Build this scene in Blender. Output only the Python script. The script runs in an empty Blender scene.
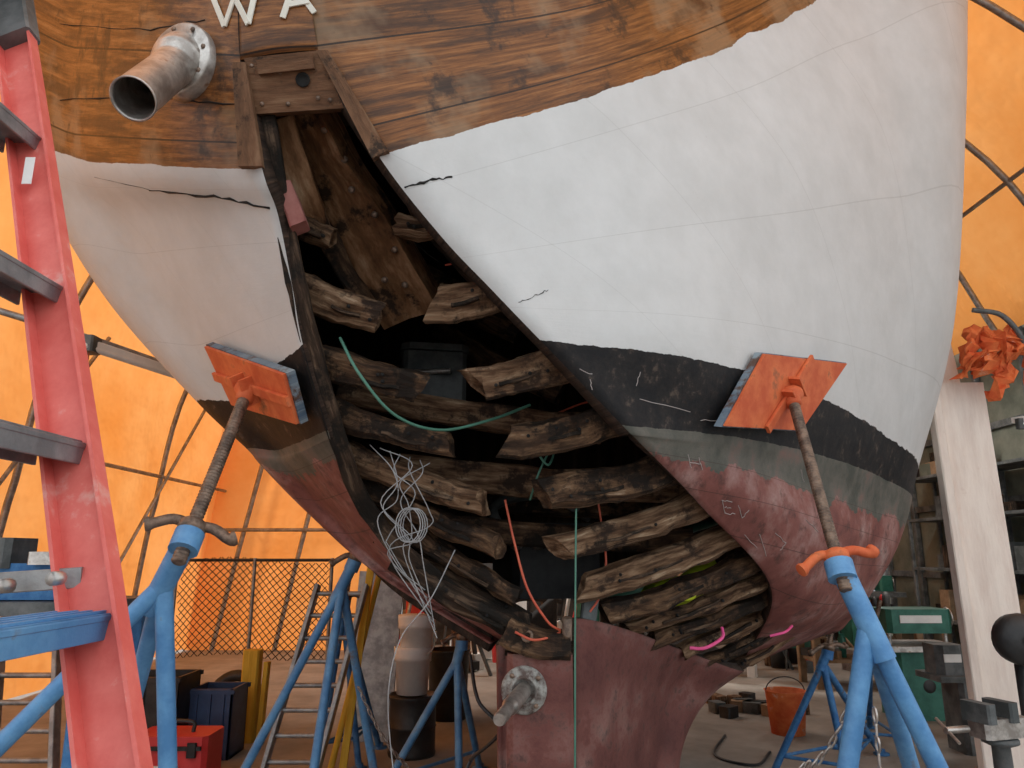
import bpy, bmesh, math, random
from mathutils import Vector, Matrix, noise
from mathutils.bvhtree import BVHTree
random.seed(7)
SC=bpy.context.scene
CAM=Vector((0,0,1.5)); PIT=math.radians(13); F=740.0
cp,sp=math.cos(PIT),math.sin(PIT)
# ---- image-pixel helpers: world position of a pixel at chosen world depth y / on ground
def ray(u,v):
    a=(u-512)/F; b=(384-v)/F
    return Vector((a,cp-b*sp,sp+b*cp))
def W(u,v,y):
    r=ray(u,v); return CAM+r*(y/r.y)
def G(u,v,z=0.0):
    r=ray(u,v); return CAM+r*((z-CAM.z)/r.z)
# ---------------- materials
class NT:
    def __init__(s,name):
        s.m=bpy.data.materials.new(name); s.m.use_nodes=True
        s.t=s.m.node_tree; s.b=s.t.nodes['Principled BSDF']; s.out=s.t.nodes['Material Output']
    def put(s,sock,val):
        if isinstance(val,bpy.types.NodeSocket): s.t.links.new(val,sock)
        else:
            if hasattr(sock.default_value,'__len__') and isinstance(val,(tuple,list)) and len(val)==3 and len(sock.default_value)==4: val=(*val,1)
            sock.default_value=val
    def n(s,ty,ins={},**pr):
        nd=s.t.nodes.new(ty)
        for k,v in pr.items(): setattr(nd,k,v)
        for k,v in ins.items(): s.put(nd.inputs[k],v)
        return nd
    def math(s,op,a,b=0.0,c=None):
        ins={0:a,1:b}
        if c is not None: ins[2]=c
        return s.n('ShaderNodeMath',ins,operation=op).outputs[0]
    def mix(s,f,a,b):
        nd=s.n('ShaderNodeMix',{},data_type='RGBA')
        s.put(nd.inputs['Factor'],f); s.put(nd.inputs[6],a); s.put(nd.inputs[7],b); return nd.outputs[2]
    def ramp(s,f,stops):
        nd=s.n('ShaderNodeValToRGB',{0:f}); e=nd.color_ramp.elements
        while len(e)<len(stops): e.new(.5)
        for i,(p,c) in enumerate(stops): e[i].position=p; e[i].color=(*c,1)
        return nd.outputs[0]
    def noise(s,vec,scale,detail=4,rough=.55):
        return s.n('ShaderNodeTexNoise',{'Vector':vec,'Scale':scale,'Detail':detail,'Roughness':rough}).outputs[0]
    def bump(s,h,st,d=.01):
        s.put(s.b.inputs['Normal'],s.n('ShaderNodeBump',{'Height':h,'Strength':st,'Distance':d}).outputs[0])
def mat(name,c1,c2,rough=.7,metal=0,scale=6,lo=.4,hi=.6,bump=.3,c3=None,emis=None):
    k=NT(name); tc=k.n('ShaderNodeTexCoord').outputs['Object']
    nz=k.noise(tc,scale,6,.65)
    st=[(lo,c1),(hi,c2)]
    if c3: st.append((min(hi+.12,.99),c3))
    k.put(k.b.inputs['Base Color'],k.ramp(nz,st))
    k.b.inputs['Roughness'].default_value=rough; k.b.inputs['Metallic'].default_value=metal
    if rough>.55: k.b.inputs['Specular IOR Level'].default_value=.3
    if bump: k.bump(nz,bump)
    if emis: k.put(k.b.inputs['Emission Color'],(*emis[0],1)); k.b.inputs['Emission Strength'].default_value=emis[1]
    return k.m
def woodmat(name,stops,sx=4,sy=45,blot=None,rough=.75):
    k=NT(name); tcn=k.n('ShaderNodeTexCoord'); uv=tcn.outputs['UV']; ob=tcn.outputs['Object']
    mp=k.n('ShaderNodeMapping',{'Vector':uv,'Scale':(sx,sy,1)}).outputs[0]
    nz=k.noise(mp,1,8,.65); c=k.ramp(nz,stops)
    if blot:
        b=k.noise(ob,blot[1],6,.7)
        f=k.ramp(b,[(blot[2],(0,0,0)),(blot[2]+.08,(.92,.92,.92))])
        c=k.mix(f,c,blot[0])
    k.put(k.b.inputs['Base Color'],c); k.b.inputs['Roughness'].default_value=rough; k.b.inputs['Specular IOR Level'].default_value=.2
    k.bump(nz,.8,.014); return k.m
RIB=woodmat('weathered_rib_wood',[(.32,(.018,.010,.006)),(.45,(.095,.05,.026)),(.58,(.235,.145,.085)),(.72,(.48,.37,.25))],5,30,((.022,.013,.009),7,.52))
RIBB=woodmat('stained_rib_wood',[(.32,(.010,.006,.004)),(.47,(.05,.027,.015)),(.6,(.15,.085,.045)),(.74,(.38,.27,.18))],6,26,((.011,.008,.006),8,.48))
RIBD=woodmat('dark_rib_wood',[(.3,(.010,.007,.005)),(.5,(.04,.024,.015)),(.7,(.17,.11,.07))],5,40,((.010,.008,.006),5,.47))
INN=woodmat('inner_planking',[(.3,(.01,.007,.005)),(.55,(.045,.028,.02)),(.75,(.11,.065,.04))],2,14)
HORN=woodmat('horn_timber_wood',[(.3,(.045,.02,.01)),(.48,(.15,.07,.03)),(.6,(.27,.145,.075)),(.72,(.42,.29,.18))],5,14,((.016,.010,.007),7,.53))
PLATEW=woodmat('stern_block_wood',[(.3,(.05,.026,.015)),(.5,(.16,.08,.042)),(.7,(.28,.165,.095))],4,22,((.03,.02,.014),9,.56))
YEL=woodmat('yellow_wood',[(.3,(.5,.3,.03)),(.6,(.7,.45,.06))],3,20)
CREAM=woodmat('cream_plywood',[(.3,(.74,.62,.54)),(.6,(.88,.78,.69))],2,10,((.66,.52,.44),2,.6))
ORG=mat('orange_pad_paint',(.55,.10,.035),(.68,.17,.06),.65,scale=9,c3=(.2,.09,.05))
PADW=woodmat('pad_blue_wood',[(.35,(.06,.1,.16)),(.6,(.25,.3,.33))],5,30,((.1,.05,.03),8,.5))
RUST=mat('rusty_screw',(.10,.068,.05),(.25,.17,.12),.5,.4,scale=25)
BLUE=mat('blue_stand_paint',(.07,.22,.45),(.13,.33,.58),.5,.05,scale=9,hi=.62,c3=(.18,.15,.13))
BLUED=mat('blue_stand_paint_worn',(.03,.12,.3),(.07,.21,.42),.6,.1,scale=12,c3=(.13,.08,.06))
GALV=mat('galvanised_pipe',(.22,.22,.22),(.38,.38,.37),.5,.6,scale=10)
ALU=mat('aluminium',(.2,.21,.22),(.3,.31,.32),.5,.4,scale=14)
STEEL=mat('weathered_stainless',(.34,.31,.28),(.6,.57,.53),.38,.8,scale=14,c3=(.3,.19,.11))
DARK=mat('flat_black',(.006,.006,.006),(.02,.018,.016),.8)  # plain black for nail holes, cracks, block hole and pipe bore
FIBER=mat('red_fiberglass',(.72,.135,.11),(.80,.19,.155),.5,scale=12,bump=.1,c3=(.82,.42,.36))
RED=mat('red_plastic',(.55,.03,.03),(.62,.05,.05),.45,bump=.05)
BLKP=mat('black_plastic',(.01,.01,.011),(.03,.03,.03),.5)
WHTP=mat('white_plastic',(.75,.75,.72),(.85,.85,.82),.5,bump=.05)
GRN=mat('machine_green',(.02,.12,.085),(.04,.18,.13),.5,.1)
GRNH=mat('green_hose',(.05,.16,.11),(.08,.22,.16),.5)
GREY=mat('machine_grey',(.08,.09,.09),(.17,.18,.18),.6,.3)
REDW=mat('red_wire',(.5,.08,.04),(.6,.12,.06),.5,bump=0)
WHW=mat('white_wire',(.22,.22,.22),(.34,.34,.34),.5,bump=0)
PINK=mat('pink_cord',(.8,.08,.25),(.8,.1,.3),.5,bump=0)
LIME=mat('lime_vest',(.55,.68,.03),(.65,.75,.05),.7)
CARD=mat('cardboard',(.2,.13,.075),(.3,.2,.12),.85)
TEAL=mat('teal_plastic',(.02,.25,.28),(.04,.3,.33),.5)
CHALK=mat('chalk',(.35,.31,.29),(.45,.4,.38),.9,bump=0)
LET=mat('cream_letter',(.66,.63,.54),(.76,.73,.64),.6,bump=0)
NET=mat('black_netting',(.01,.01,.01),(.02,.02,.02),.8,bump=0)
CONC=mat('floor_concrete',(.18,.165,.145),(.34,.315,.28),.85,scale=1.6,lo=.3,hi=.7)
WALLG=mat('workshop_wall',(.10,.115,.09),(.19,.20,.16),.85,scale=1.2)
WALLD=mat('workshop_back_wall',(.025,.024,.022),(.075,.07,.062),.9,scale=2)
SCARLET=mat('orange_cloth',(.6,.10,.03),(.75,.2,.06),.8,c3=(.75,.6,.5))
GLOWT=mat('added_tube_glow',(.9,.9,.9),(.9,.9,.9),.5,bump=0,emis=((1,1,.95),6))  # glow for the tubes added as window stand-ins and fill
k=NT('orange_tarp'); tc=k.n('ShaderNodeTexCoord').outputs['Object']; nz=k.noise(tc,.9,6,.6)
c=k.ramp(nz,[(.3,(.84,.29,.06)),(.7,(.93,.40,.12))])
dif=k.n('ShaderNodeBsdfDiffuse',{'Color':c}); tr=k.n('ShaderNodeBsdfTranslucent',{'Color':c})
bp=k.n('ShaderNodeBump',{'Height':k.noise(tc,1.6,3),'Strength':.6,'Distance':.15}).outputs[0]
k.put(dif.inputs['Normal'],bp); k.put(tr.inputs['Normal'],bp)
mx=k.n('ShaderNodeMixShader',{0:.6,1:dif.outputs[0],2:tr.outputs[0]}); k.t.links.new(mx.outputs[0],k.out.inputs[0]); TARP=k.m
# hull paint, bands follow the plank-level coordinate stored in the UV map
k=NT('hull_planking_paint'); tcn=k.n('ShaderNodeTexCoord'); uv=tcn.outputs['UV']; ob=tcn.outputs['Object']
sep=k.n('ShaderNodeSeparateXYZ',{0:uv}); S=sep.outputs[0]; T=sep.outputs[1]
fine=k.noise(ob,14,6,.7); low=k.noise(ob,1.7,5,.6); med=k.noise(ob,5,7,.65); big=k.noise(ob,2.6,3,.5)
te=k.math('ADD',T,k.math('MULTIPLY',k.math('SUBTRACT',fine,.5),.10))
tw=k.math('ADD',k.math('ADD',T,k.math('MULTIPLY',k.math('SUBTRACT',big,.5),.16)),k.math('MULTIPLY',k.math('SUBTRACT',fine,.5),.06))
def gt(x,t=None): return k.math('GREATER_THAN',t or te,x)
mp=k.n('ShaderNodeMapping',{'Vector':uv,'Scale':(2.6,20,1)}).outputs[0]
gr=k.noise(mp,1,12,.75)
mp2=k.n('ShaderNodeMapping',{'Vector':uv,'Scale':(1.4,4.2,1),'Location':(3,1,0)}).outputs[0]
st=k.noise(mp2,1,7,.65)
wood=k.ramp(gr,[(.3,(.035,.014,.006)),(.43,(.13,.048,.014)),(.56,(.27,.105,.03)),(.72,(.42,.20,.075))])
wood=k.mix(k.ramp(st,[(.50,(0,0,0)),(.60,(.8,.8,.8))]),wood,(.05,.024,.013))
wood=k.mix(k.ramp(low,[(.52,(0,0,0)),(.60,(.6,.6,.6))]),wood,(.29,.19,.11))
wood=k.mix(k.ramp(med,[(.57,(0,0,0)),(.64,(.8,.8,.8))]),wood,(.03,.017,.011))
wood=k.mix(k.ramp(fine,[(.62,(0,0,0)),(.72,(.8,.8,.8))]),wood,(.02,.013,.01))
def seam(freq,off,w,X=None):
    f=k.math('FRACT',k.math('ADD',k.math('MULTIPLY',X or T,freq),off))
    return k.math('LESS_THAN',k.math('ABSOLUTE',k.math('SUBTRACT',f,.5)),w)
wood=k.mix(k.math('MULTIPLY',seam(1.3,.25,.012),.9),wood,(.015,.009,.006))
white=k.ramp(med,[(.3,(.56,.56,.545)),(.7,(.64,.64,.628))])
white=k.mix(k.ramp(low,[(.5,(0,0,0)),(.7,(.35,.35,.35))]),white,(.48,.48,.465))
white=k.mix(k.math('MULTIPLY',seam(1.0,.1,.004),.22),white,(.25,.24,.22))
diag=k.math('ADD',S,k.math('MULTIPLY',T,-.28))
white=k.mix(k.math('MULTIPLY',seam(1.15,.1,.003,diag),.16),white,(.25,.24,.22))
white=k.mix(k.ramp(fine,[(.68,(0,0,0)),(.76,(.4,.4,.4))]),white,(.38,.35,.32))
blk=k.ramp(fine,[(.42,(.005,.005,.006)),(.58,(.016,.013,.012)),(.68,(.09,.065,.05))])
grn=k.ramp(med,[(.38,(.07,.074,.06)),(.55,(.13,.12,.10)),(.7,(.21,.12,.10))])
red=k.ramp(med,[(.3,(.14,.045,.038)),(.5,(.22,.08,.065)),(.64,(.31,.17,.15)),(.75,(.40,.30,.27))])
red=k.mix(k.ramp(fine,[(.52,(0,0,0)),(.66,(.75,.75,.75))]),red,(.075,.035,.03))
c=k.mix(gt(2.0,tw),wood,white); c=k.mix(gt(5.0),c,blk); c=k.mix(gt(6.0),c,grn)
te2=k.math('ADD',T,k.math('MULTIPLY',k.math('SUBTRACT',med,.5),1.4))
c=k.mix(k.math('GREATER_THAN',te2,7.25),c,red)
c=k.mix(k.math('MULTIPLY',k.math('MULTIPLY',seam(1.7,.3,.012),k.math('GREATER_THAN',T,7.0)),.6),c,(.05,.025,.02))
k.put(k.b.inputs['Base Color'],c)
k.put(k.b.inputs['Roughness'],k.math('ADD',.38,k.math('MULTIPLY',gt(2.0,tw),.25))); k.b.inputs['Specular IOR Level'].default_value=.28
k.bump(k.math('ADD',fine,k.math('MULTIPLY',gr,.5)),.22,.008); HULL=k.m
k=NT('keel_bottom_paint'); ob=k.n('ShaderNodeTexCoord').outputs['Object']
a=k.noise(ob,4,7,.7); b2=k.noise(ob,16,6,.7)
c=k.ramp(a,[(.35,(.095,.034,.03)),(.5,(.16,.06,.05)),(.62,(.25,.13,.11)),(.72,(.36,.27,.24))])
c=k.mix(k.ramp(b2,[(.52,(0,0,0)),(.66,(.75,.75,.75))]),c,(.05,.024,.021))
k.put(k.b.inputs['Base Color'],c); k.b.inputs['Roughness'].default_value=.7; k.b.inputs['Specular IOR Level'].default_value=.25; k.bump(b2,.5,.01); KEEL=k.m

# ---------------- mesh builder
class B:
    def __init__(s): s.v=[];s.f=[];s.m=[];s.uv=[];s.sm=[];s.mats=[]
    def add(s,verts,faces,mt,uvs=None,smooth=False):
        o=len(s.v); s.v+= [Vector(p) for p in verts]
        if mt not in s.mats: s.mats.append(mt)
        mi=s.mats.index(mt)
        for fc in faces:
            s.f.append([o+i for i in fc]); s.m.append(mi); s.sm.append(smooth)
            s.uv.append([uvs[i] if uvs else (0,0) for i in fc])
        return s
    def sweep(s,pts,sec,mt,up=(0,0,1),smooth=False,scales=None,rough=0,closed=False,caps=True,cut=0):
        pts=[Vector(p) for p in pts]; n=len(sec); V=[];U=[];L=0; up=Vector(up); side=None
        ro=random.random()*50
        per=[0]
        for i in range(n): per.append(per[-1]+(Vector(sec[(i+1)%n])-Vector(sec[i])).length)
        for i,p in enumerate(pts):
            a=pts[max(i-1,0)]; b=pts[min(i+1,len(pts)-1)]; t=(b-a).normalized()
            if i: L+=(p-pts[i-1]).length
            sd=t.cross(up)
            if sd.length<.05: sd=side if side else t.cross(Vector((1,0,0)))
            if side and sd.dot(side)<0: sd=-sd
            sd=(sd-t*sd.dot(t)).normalized(); side=sd; u2=sd.cross(t).normalized()
            sc=scales[i] if scales else 1
            for j,(x,z) in enumerate(sec):
                q=p+sd*x*sc+u2*z*sc
                if cut and i==len(pts)-1: q+=t*(z*cut+x*cut*.6)+t*noise.noise(Vector((j*1.3,ro,0)))*.02
                if rough: q+=noise.noise_vector(q*9+Vector((ro,0,0)))*rough+noise.noise_vector(q*31+Vector((ro,0,0)))*rough*.45
                V.append(q); U.append((L+ro,per[j]+ro))
        fs=[]
        for i in range(len(pts)-1):
            for j in range(n):
                a=i*n+j; b=i*n+(j+1)%n; fs.append([a,b,b+n,a+n])
        s.add(V,fs,mt,U,smooth)
        if caps:
            o=len(pts)-1
            s.add(V[:n],[list(range(n))[::-1]],mt,[(sec[j][0]*3+ro,sec[j][1]+ro) for j in range(n)])
            s.add(V[o*n:],[list(range(n))],mt,[(sec[j][0]*3+ro,sec[j][1]+ro) for j in range(n)])
        return s
    def tube(s,pts,r,mt,n=12,up=(0,0,1),caps=True):
        pts=[Vector(p) for p in pts]; sc=None
        if isinstance(r,(list,tuple)): sc=r; rr=1
        else: rr=r
        sec=[(rr*math.cos(2*math.pi*i/n),rr*math.sin(2*math.pi*i/n)) for i in range(n)]
        d=(pts[-1]-pts[0]).normalized()
        if abs(d.dot(Vector(up)))>.93: up=(0,1,0) if abs(d.y)<.8 else (1,0,0)
        return s.sweep(pts,sec,mt,up,True,sc,caps=caps)
    def beam(s,pts,w,h,mt,up=(0,0,1),rough=0,seg=1,bev=None,scales=None,cut=0):
        pts=[Vector(p) for p in pts]
        if seg>1: pts=smooth(pts,seg)
        b=min(w,h)*.12 if bev is None else bev; x=w/2;z=h/2
        sec=[(-x+b,-z),(0,-z),(x-b,-z),(x,-z+b),(x,0),(x,z-b),(x-b,z),(0,z),(-x+b,z),(-x,z-b),(-x,0),(-x,-z+b)] if rough else [(-x+b,-z),(x-b,-z),(x,-z+b),(x,z-b),(x-b,z),(-x+b,z),(-x,z-b),(-x,-z+b)]
        sc=None
        if scales: sc=[scales[0]+(scales[1]-scales[0])*i/(len(pts)-1) for i in range(len(pts))]
        return s.sweep(pts,sec,mt,up,False,sc,rough,cut=cut)
    def box(s,c,d,mt,rz=0,M=None,bev=None):
        c=Vector(c); R=M or Matrix.Rotation(rz,3,'Z')
        a=c-R@Vector((0,0,d[2]/2)); b=c+R@Vector((0,0,d[2]/2))
        return s.beam([a,b],d[0],d[1],mt,up=R@Vector((0,1,0)),bev=bev)
    def lathe(s,p,ax,prof,mt,n=24,smooth=True,caps=False):
        ax=Vector(ax).normalized(); x=ax.orthogonal().normalized(); y=ax.cross(x); V=[];U=[];p=Vector(p)
        for (r,h) in prof:
            for j in range(n):
                a=2*math.pi*j/n; V.append(p+ax*h+(x*math.cos(a)+y*math.sin(a))*r); U.append((h,j*r*6/n))
        fs=[]
        for i in range(len(prof)-1):
            for j in range(n):
                a=i*n+j;b=i*n+(j+1)%n; fs.append([a,b,b+n,a+n])
        if caps: fs.append(list(range(n))[::-1]); fs.append([ (len(prof)-1)*n+j for j in range(n)])
        return s.add(V,fs,mt,U,smooth)
    def emit(s,name,parent=None,flip=True):
        me=bpy.data.meshes.new(name)
        lo=Vector([min(v[i] for v in s.v) for i in range(3)]); hi=Vector([max(v[i] for v in s.v) for i in range(3)])
        o=Vector(((lo.x+hi.x)/2,(lo.y+hi.y)/2,lo.z))
        me.from_pydata([v-o for v in s.v],[],s.f)
        ul=me.uv_layers.new(name='UVMap'); k=0
        for pi,p in enumerate(me.polygons):
            p.material_index=s.m[pi]; p.use_smooth=s.sm[pi]
            for li,c in zip(p.loop_indices,s.uv[pi]): ul.data[li].uv=c
        for m in s.mats: me.materials.append(m)
        if flip:
            bm=bmesh.new(); bm.from_mesh(me); bmesh.ops.recalc_face_normals(bm,faces=bm.faces); bm.to_mesh(me); bm.free()
        ob=bpy.data.objects.new(name,me); SC.collection.objects.link(ob); ob.location=o
        if parent: ob.parent=parent; ob.matrix_parent_inverse=Matrix.Translation(-parent.location)
        return ob
def empty(name,loc):
    e=bpy.data.objects.new(name,None); SC.collection.objects.link(e); e.location=loc; e.empty_display_size=.2; return e
def cr(a,b,c,d,t):
    return .5*((2*b)+(c-a)*t+(2*a-5*b+4*c-d)*t*t+(3*b-a-3*c+d)*t**3)
def smooth(pts,seg):
    P=[Vector(p) for p in pts]; P=[P[0]*2-P[1]]+P+[P[-1]*2-P[-2]]; o=[]
    for i in range(1,len(P)-2):
        for j in range(seg): o.append(cr(P[i-1],P[i],P[i+1],P[i+2],j/seg))
    o.append(P[-2]); return o
def ev(row,s):
    n=len(row); i=min(int(s),n-2); t=s-i
    g=lambda k: row[k] if 0<=k<n else (row[0]*2-row[1] if k<0 else row[-1]*2-row[-2])
    return cr(g(i-1),g(i),g(i+1),g(i+2),t)
def surf(grid,s,t):
    return ev([ev(r,s) for r in grid],t)
def patch(grid,name,mt,parent,ss=8,tt=10,thick=.045,inner=None,sflip=1,soff=0,t0=0):
    nr=len(grid); nc=len(grid[0]); NS=(nc-1)*ss; NTt=(nr-1)*tt; V=[];U=[]
    for j in range(NTt+1):
        t=j/tt
        for i in range(NS+1):
            s=i/ss; V.append(surf(grid,s,t)); U.append((soff+s*sflip,t0+t))
    fs=[]
    for j in range(NTt):
        for i in range(NS):
            a=j*(NS+1)+i; fs.append([a,a+1,a+NS+2,a+NS+1])
    a,b,c,_=fs[len(fs)//3]; nrm=(V[b]-V[a]).cross(V[_]-V[a])
    if nrm.dot(CAM-V[a])<0: fs=[f[::-1] for f in fs]
    bb=B(); bb.add(V,fs,mt,U,True); ob=bb.emit(name,parent,flip=False)
    if thick:
        ob.data.materials.append(inner or INN)
        m=ob.modifiers.new('plank_thickness','SOLIDIFY'); m.thickness=thick; m.offset=-1; m.material_offset=1; m.material_offset_rim=1
    return ob,V,fs

# ================= BOAT
boat=empty('wooden_boat',(0.4,4,0))
RR=[ # right side rows, (u,v,depth)
 [(300,-60,1.9),(545,-90,2.25),(690,-110,2.8),(825,-120,3.5),(972,-120,4.35)],
 [(318,50,1.95),(565,15,2.3),(700,-25,2.8),(830,-60,3.5),(970,-75,4.35)],
 [(378,155,2.0),(600,92,2.35),(730,46,2.85),(840,-8,3.5),(968,-30,4.3)],
 [(440,235,2.08),(640,190,2.4),(780,160,2.9),(890,130,3.6),(966,120,4.3)],
 [(490,288,2.14),(680,285,2.45),(805,290,3.0),(898,300,3.75),(954,325,4.6)],
 [(540,340,2.2),(700,360,2.5),(810,393,3.1),(885,435,3.9),(918,470,4.9)],
 [(622,425,2.35),(735,437,2.75),(820,455,3.3),(880,477,4.0),(912,500,4.9)],
 [(640,443,2.42),(742,462,2.82),(818,487,3.35),(872,505,4.0),(907,520,4.85)],
 [(700,505,2.75),(775,520,3.0),(830,535,3.4),(868,545,4.0),(895,553,4.7)],
 [(772,592,3.3),(800,603,3.45),(830,608,3.75),(855,602,4.2),(872,590,4.7)],
 [(742,664,4.0),(765,658,4.1),(790,648,4.3),(820,637,4.6),(845,625,4.9)]]
LL=[
 [(238,-60,1.9),(150,-60,2.1),(70,-60,2.6),(12,-60,3.4)],
 [(240,60,1.95),(150,55,2.15),(75,52,2.6),(25,50,3.4)],
 [(262,168,2.0),(160,165,2.2),(80,160,2.7),(38,158,3.5)],
 [(278,215,2.08),(200,217,2.3),(125,222,2.8),(66,228,3.5)],
 [(292,285,2.17),(235,295,2.4),(175,306,2.9),(122,316,3.6)],
 [(303,345,2.25),(268,372,2.5),(238,400,2.95),(208,410,3.6)],
 [(328,430,2.38),(302,441,2.6),(278,450,3.0),(258,455,3.5)],
 [(333,445,2.42),(308,457,2.65),(287,465,3.0),(272,470,3.5)],
 [(360,505,2.6),(345,510,2.8),(330,513,3.1),(315,513,3.5)],
 [(415,570,2.75),(403,574,2.9),(393,575,3.1),(385,573,3.4)],
 [(515,640,2.85),(508,642,2.95),(500,640,3.1),(490,638,3.3)]]
RG=[]; LG=[]
for j,r in enumerate(RR):
    p=[W(*q) for q in r]; p.append(p[-1]+Vector((1.0,2.5,0))); p.append(p[-1]+Vector((.3,3,-.02*j))); RG.append(p)
for j,r in enumerate(LL):
    p=[W(*q) for q in r]; p.append(p[-1]+Vector((-.05+.02*j,2.5,0))); p.append(p[-1]+Vector((.5,3,-.02*j))); LG.append(p)
hr,V1,F1=patch(RG,'hull_planking_starboard',HULL,boat)
hl,V2,F2=patch(LG,'hull_planking_port',HULL,boat,sflip=-1,soff=-.35)
CG=[[LG[0][0],(LG[0][0]+RG[0][0])/2+Vector((0,-.01,0)),RG[0][0]],[LG[1][0],(LG[1][0]+RG[1][0])/2+Vector((0,-.01,0)),RG[1][0]]]
hc,V3,F3=patch(CG,'hull_planking_stern',HULL,boat,sflip=.17,soff=-.34)
off=len(V1); tri=[f for f in F1]+[[i+off for i in f] for f in F2]+[[i+off+len(V2) for i in f] for f in F3]
BV=BVHTree.FromPolygons(V1+V2+V3,tri)
def hit(u,v,o=0.0):
    r=ray(u,v).normalized(); h=BV.ray_cast(CAM,r)
    if h[0] is None: return W(u,v,2.5),Vector((0,-1,0))
    n=h[1]
    if n.dot(r)>0: n=-n
    return h[0]+n*o,n
# unseen cap over the hull, added to keep its interior dark
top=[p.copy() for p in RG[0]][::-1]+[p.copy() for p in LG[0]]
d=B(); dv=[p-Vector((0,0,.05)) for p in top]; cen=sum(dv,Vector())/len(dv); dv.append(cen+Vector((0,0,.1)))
d.add(dv,[[i,(i+1)%(len(dv)-1),len(dv)-1] for i in range(len(dv)-1)],INN); d.emit('unseen_deck_cap',boat)
def hx(side,z,y=4.6):
    o=Vector((.6,y,z)); h=BV.ray_cast(o,Vector((side,0,0))); return h[0].x-side*.06 if h[0] else None
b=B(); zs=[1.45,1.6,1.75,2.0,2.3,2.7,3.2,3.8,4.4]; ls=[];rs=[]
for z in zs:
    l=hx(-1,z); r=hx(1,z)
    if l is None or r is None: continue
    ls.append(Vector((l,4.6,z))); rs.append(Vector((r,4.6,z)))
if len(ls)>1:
    V=ls+rs; n=len(ls); b.add(V,[[i,i+1,n+i+1,n+i] for i in range(n-1)],INN,[(v.z,v.x) for v in V]); b.emit('added_bulkhead',boat)  # cross wall added to make the hull interior dark
# ribs
rb=B()
def rib(a,b,th,mt=RIB,dp=.085,bow=.0):
    A=W(*a);C=W(*b); m=A.lerp(C,random.uniform(.4,.6))+Vector((0,0,-bow)); y=(A.y+C.y)/2; h=th*y/F
    rb.beam([A,m,C],dp,h,mt,up=(0,-.3+random.uniform(-.22,.22),1),rough=.013,seg=9,bev=random.uniform(.012,.028),scales=(1.05,random.uniform(.82,1.0)),cut=random.uniform(-.7,.7))
    for i in range(random.choice([2,3,4])):
        q=A.lerp(C,random.uniform(.3,.93))+Vector((0,-dp/2-.008,random.uniform(-.25,.25)*h-bow*.7))
        rb.lathe(q,(0,-1,-.2),[(.006,-.01),(.006,.003),(0,.003)],DARK,8)
    # thin dark strip along the lower front of the rib
    q=A.lerp(C,.45)+Vector((0,-dp/2,-.3*h)); e=A.lerp(C,.8)+Vector((0,-dp/2+.005,-.25*h))
    rb.beam([q,q.lerp(e,.5)+Vector((0,-.004,-.006)),e],.016,.012,RIBD,rough=.008,seg=4)
for a,c,th,*m in [
 ((285,216,2.3),(333,240,2.3),27),((296,288,2.32),(380,318,2.35),35),((318,360,2.4),(420,388,2.42),32,RIBB),
 ((330,412,2.5),(452,446,2.5),27,RIBB),((345,455,2.6),(482,502,2.6),25),((360,482,2.7),(500,548,2.68),22,RIBB),
 ((372,505,2.78),(517,598,2.78),19,RIBB),((380,532,2.85),(528,622,2.85),18,RIBD),((395,558,2.75),(530,636,2.78),20,RIBD)]:
    rib(a,c,th,m[0] if m else RIB,bow=.008)
for a,c,th,*m in [
 ((460,222,2.3),(398,226,2.3),24),((515,283,2.28),(437,304,2.3),42),((585,352,2.38),(477,384,2.38),38),
 ((638,412,2.5),(507,442,2.45),33,RIBB),((684,464,2.72),(540,494,2.55),34,RIBB),((722,494,2.9),(558,548,2.7),29,RIB),
 ((752,526,3.1),(580,588,2.85),26),((772,552,3.28),(604,614,3.0),20,RIBB),((785,570,3.4),(625,630,3.15),16,RIB),
 ((792,582,3.55),(650,640,3.3),15,RIBB),((800,594,3.7),(680,652,3.5),14,RIB),((806,608,3.85),(705,661,3.7),12,RIBB),((800,622,4.0),(732,666,3.9),11)]:
    rib(a,c,th,m[0] if m else RIB,bow=.02)
rb.emit('frame_ribs',boat)
bm_=B()
for a,c,th in [((340,392,2.9),(600,430,2.95),26),((400,470,3.1),(700,488,3.15),30),((430,525,3.2),(690,540,3.3),24),((520,330,3.3),(380,250,3.2),30),((560,395,3.4),(440,330,3.5),20),((450,500,3.6),(680,510,3.6),16)]:
    A=W(*a);C=W(*c); bm_.beam([A,(A+C)/2+Vector((0,0,-.02)),C],.1,th*A.y/F,RIB if th in(26,30) and a[1]>380 else RIBB,rough=.012,seg=5)
bm_.emit('floor_timbers',boat)
h=B(); pts=smooth([W(300,98,2.12),W(355,205,2.4),W(414,312,2.66)],6)
h.sweep(pts,[(-.10,-.05),(0,-.055),(.10,-.05),(.105,0),(.10,.05),(0,.05),(-.10,.05),(-.105,0)],HORN,up=(-.45,-.9,.25),rough=.012,scales=[.76+.034*i for i in range(13)])
h.emit('horn_timber',boat)
b=B()
for u,v,y in [(325,130,2.15),(345,160,2.22),(352,190,2.28),(375,215,2.34),(395,250,2.44),(405,285,2.52),(385,280,2.5)]:
    p=W(u,v,y); b.lathe(p,(-.1,-1,-.3),[(.012,0),(.012,.008),(.006,.012),(0,.012)],RUST,10)
b.emit('timber_bolts',boat)
b=B()
b.beam([W(264,115,2.02),W(280,200,2.1),W(296,280,2.18),W(312,350,2.28),W(338,440,2.42),W(368,510,2.6),W(418,565,2.72),W(505,628,2.82)],.06,.024,RIBD,up=(0,-1,0),rough=.006,seg=6)
b.beam([W(278,120,2.10),W(305,200,2.25),W(318,235,2.35)],.10,.04,HORN,up=(0,-1,0),rough=.01,seg=4)
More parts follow.
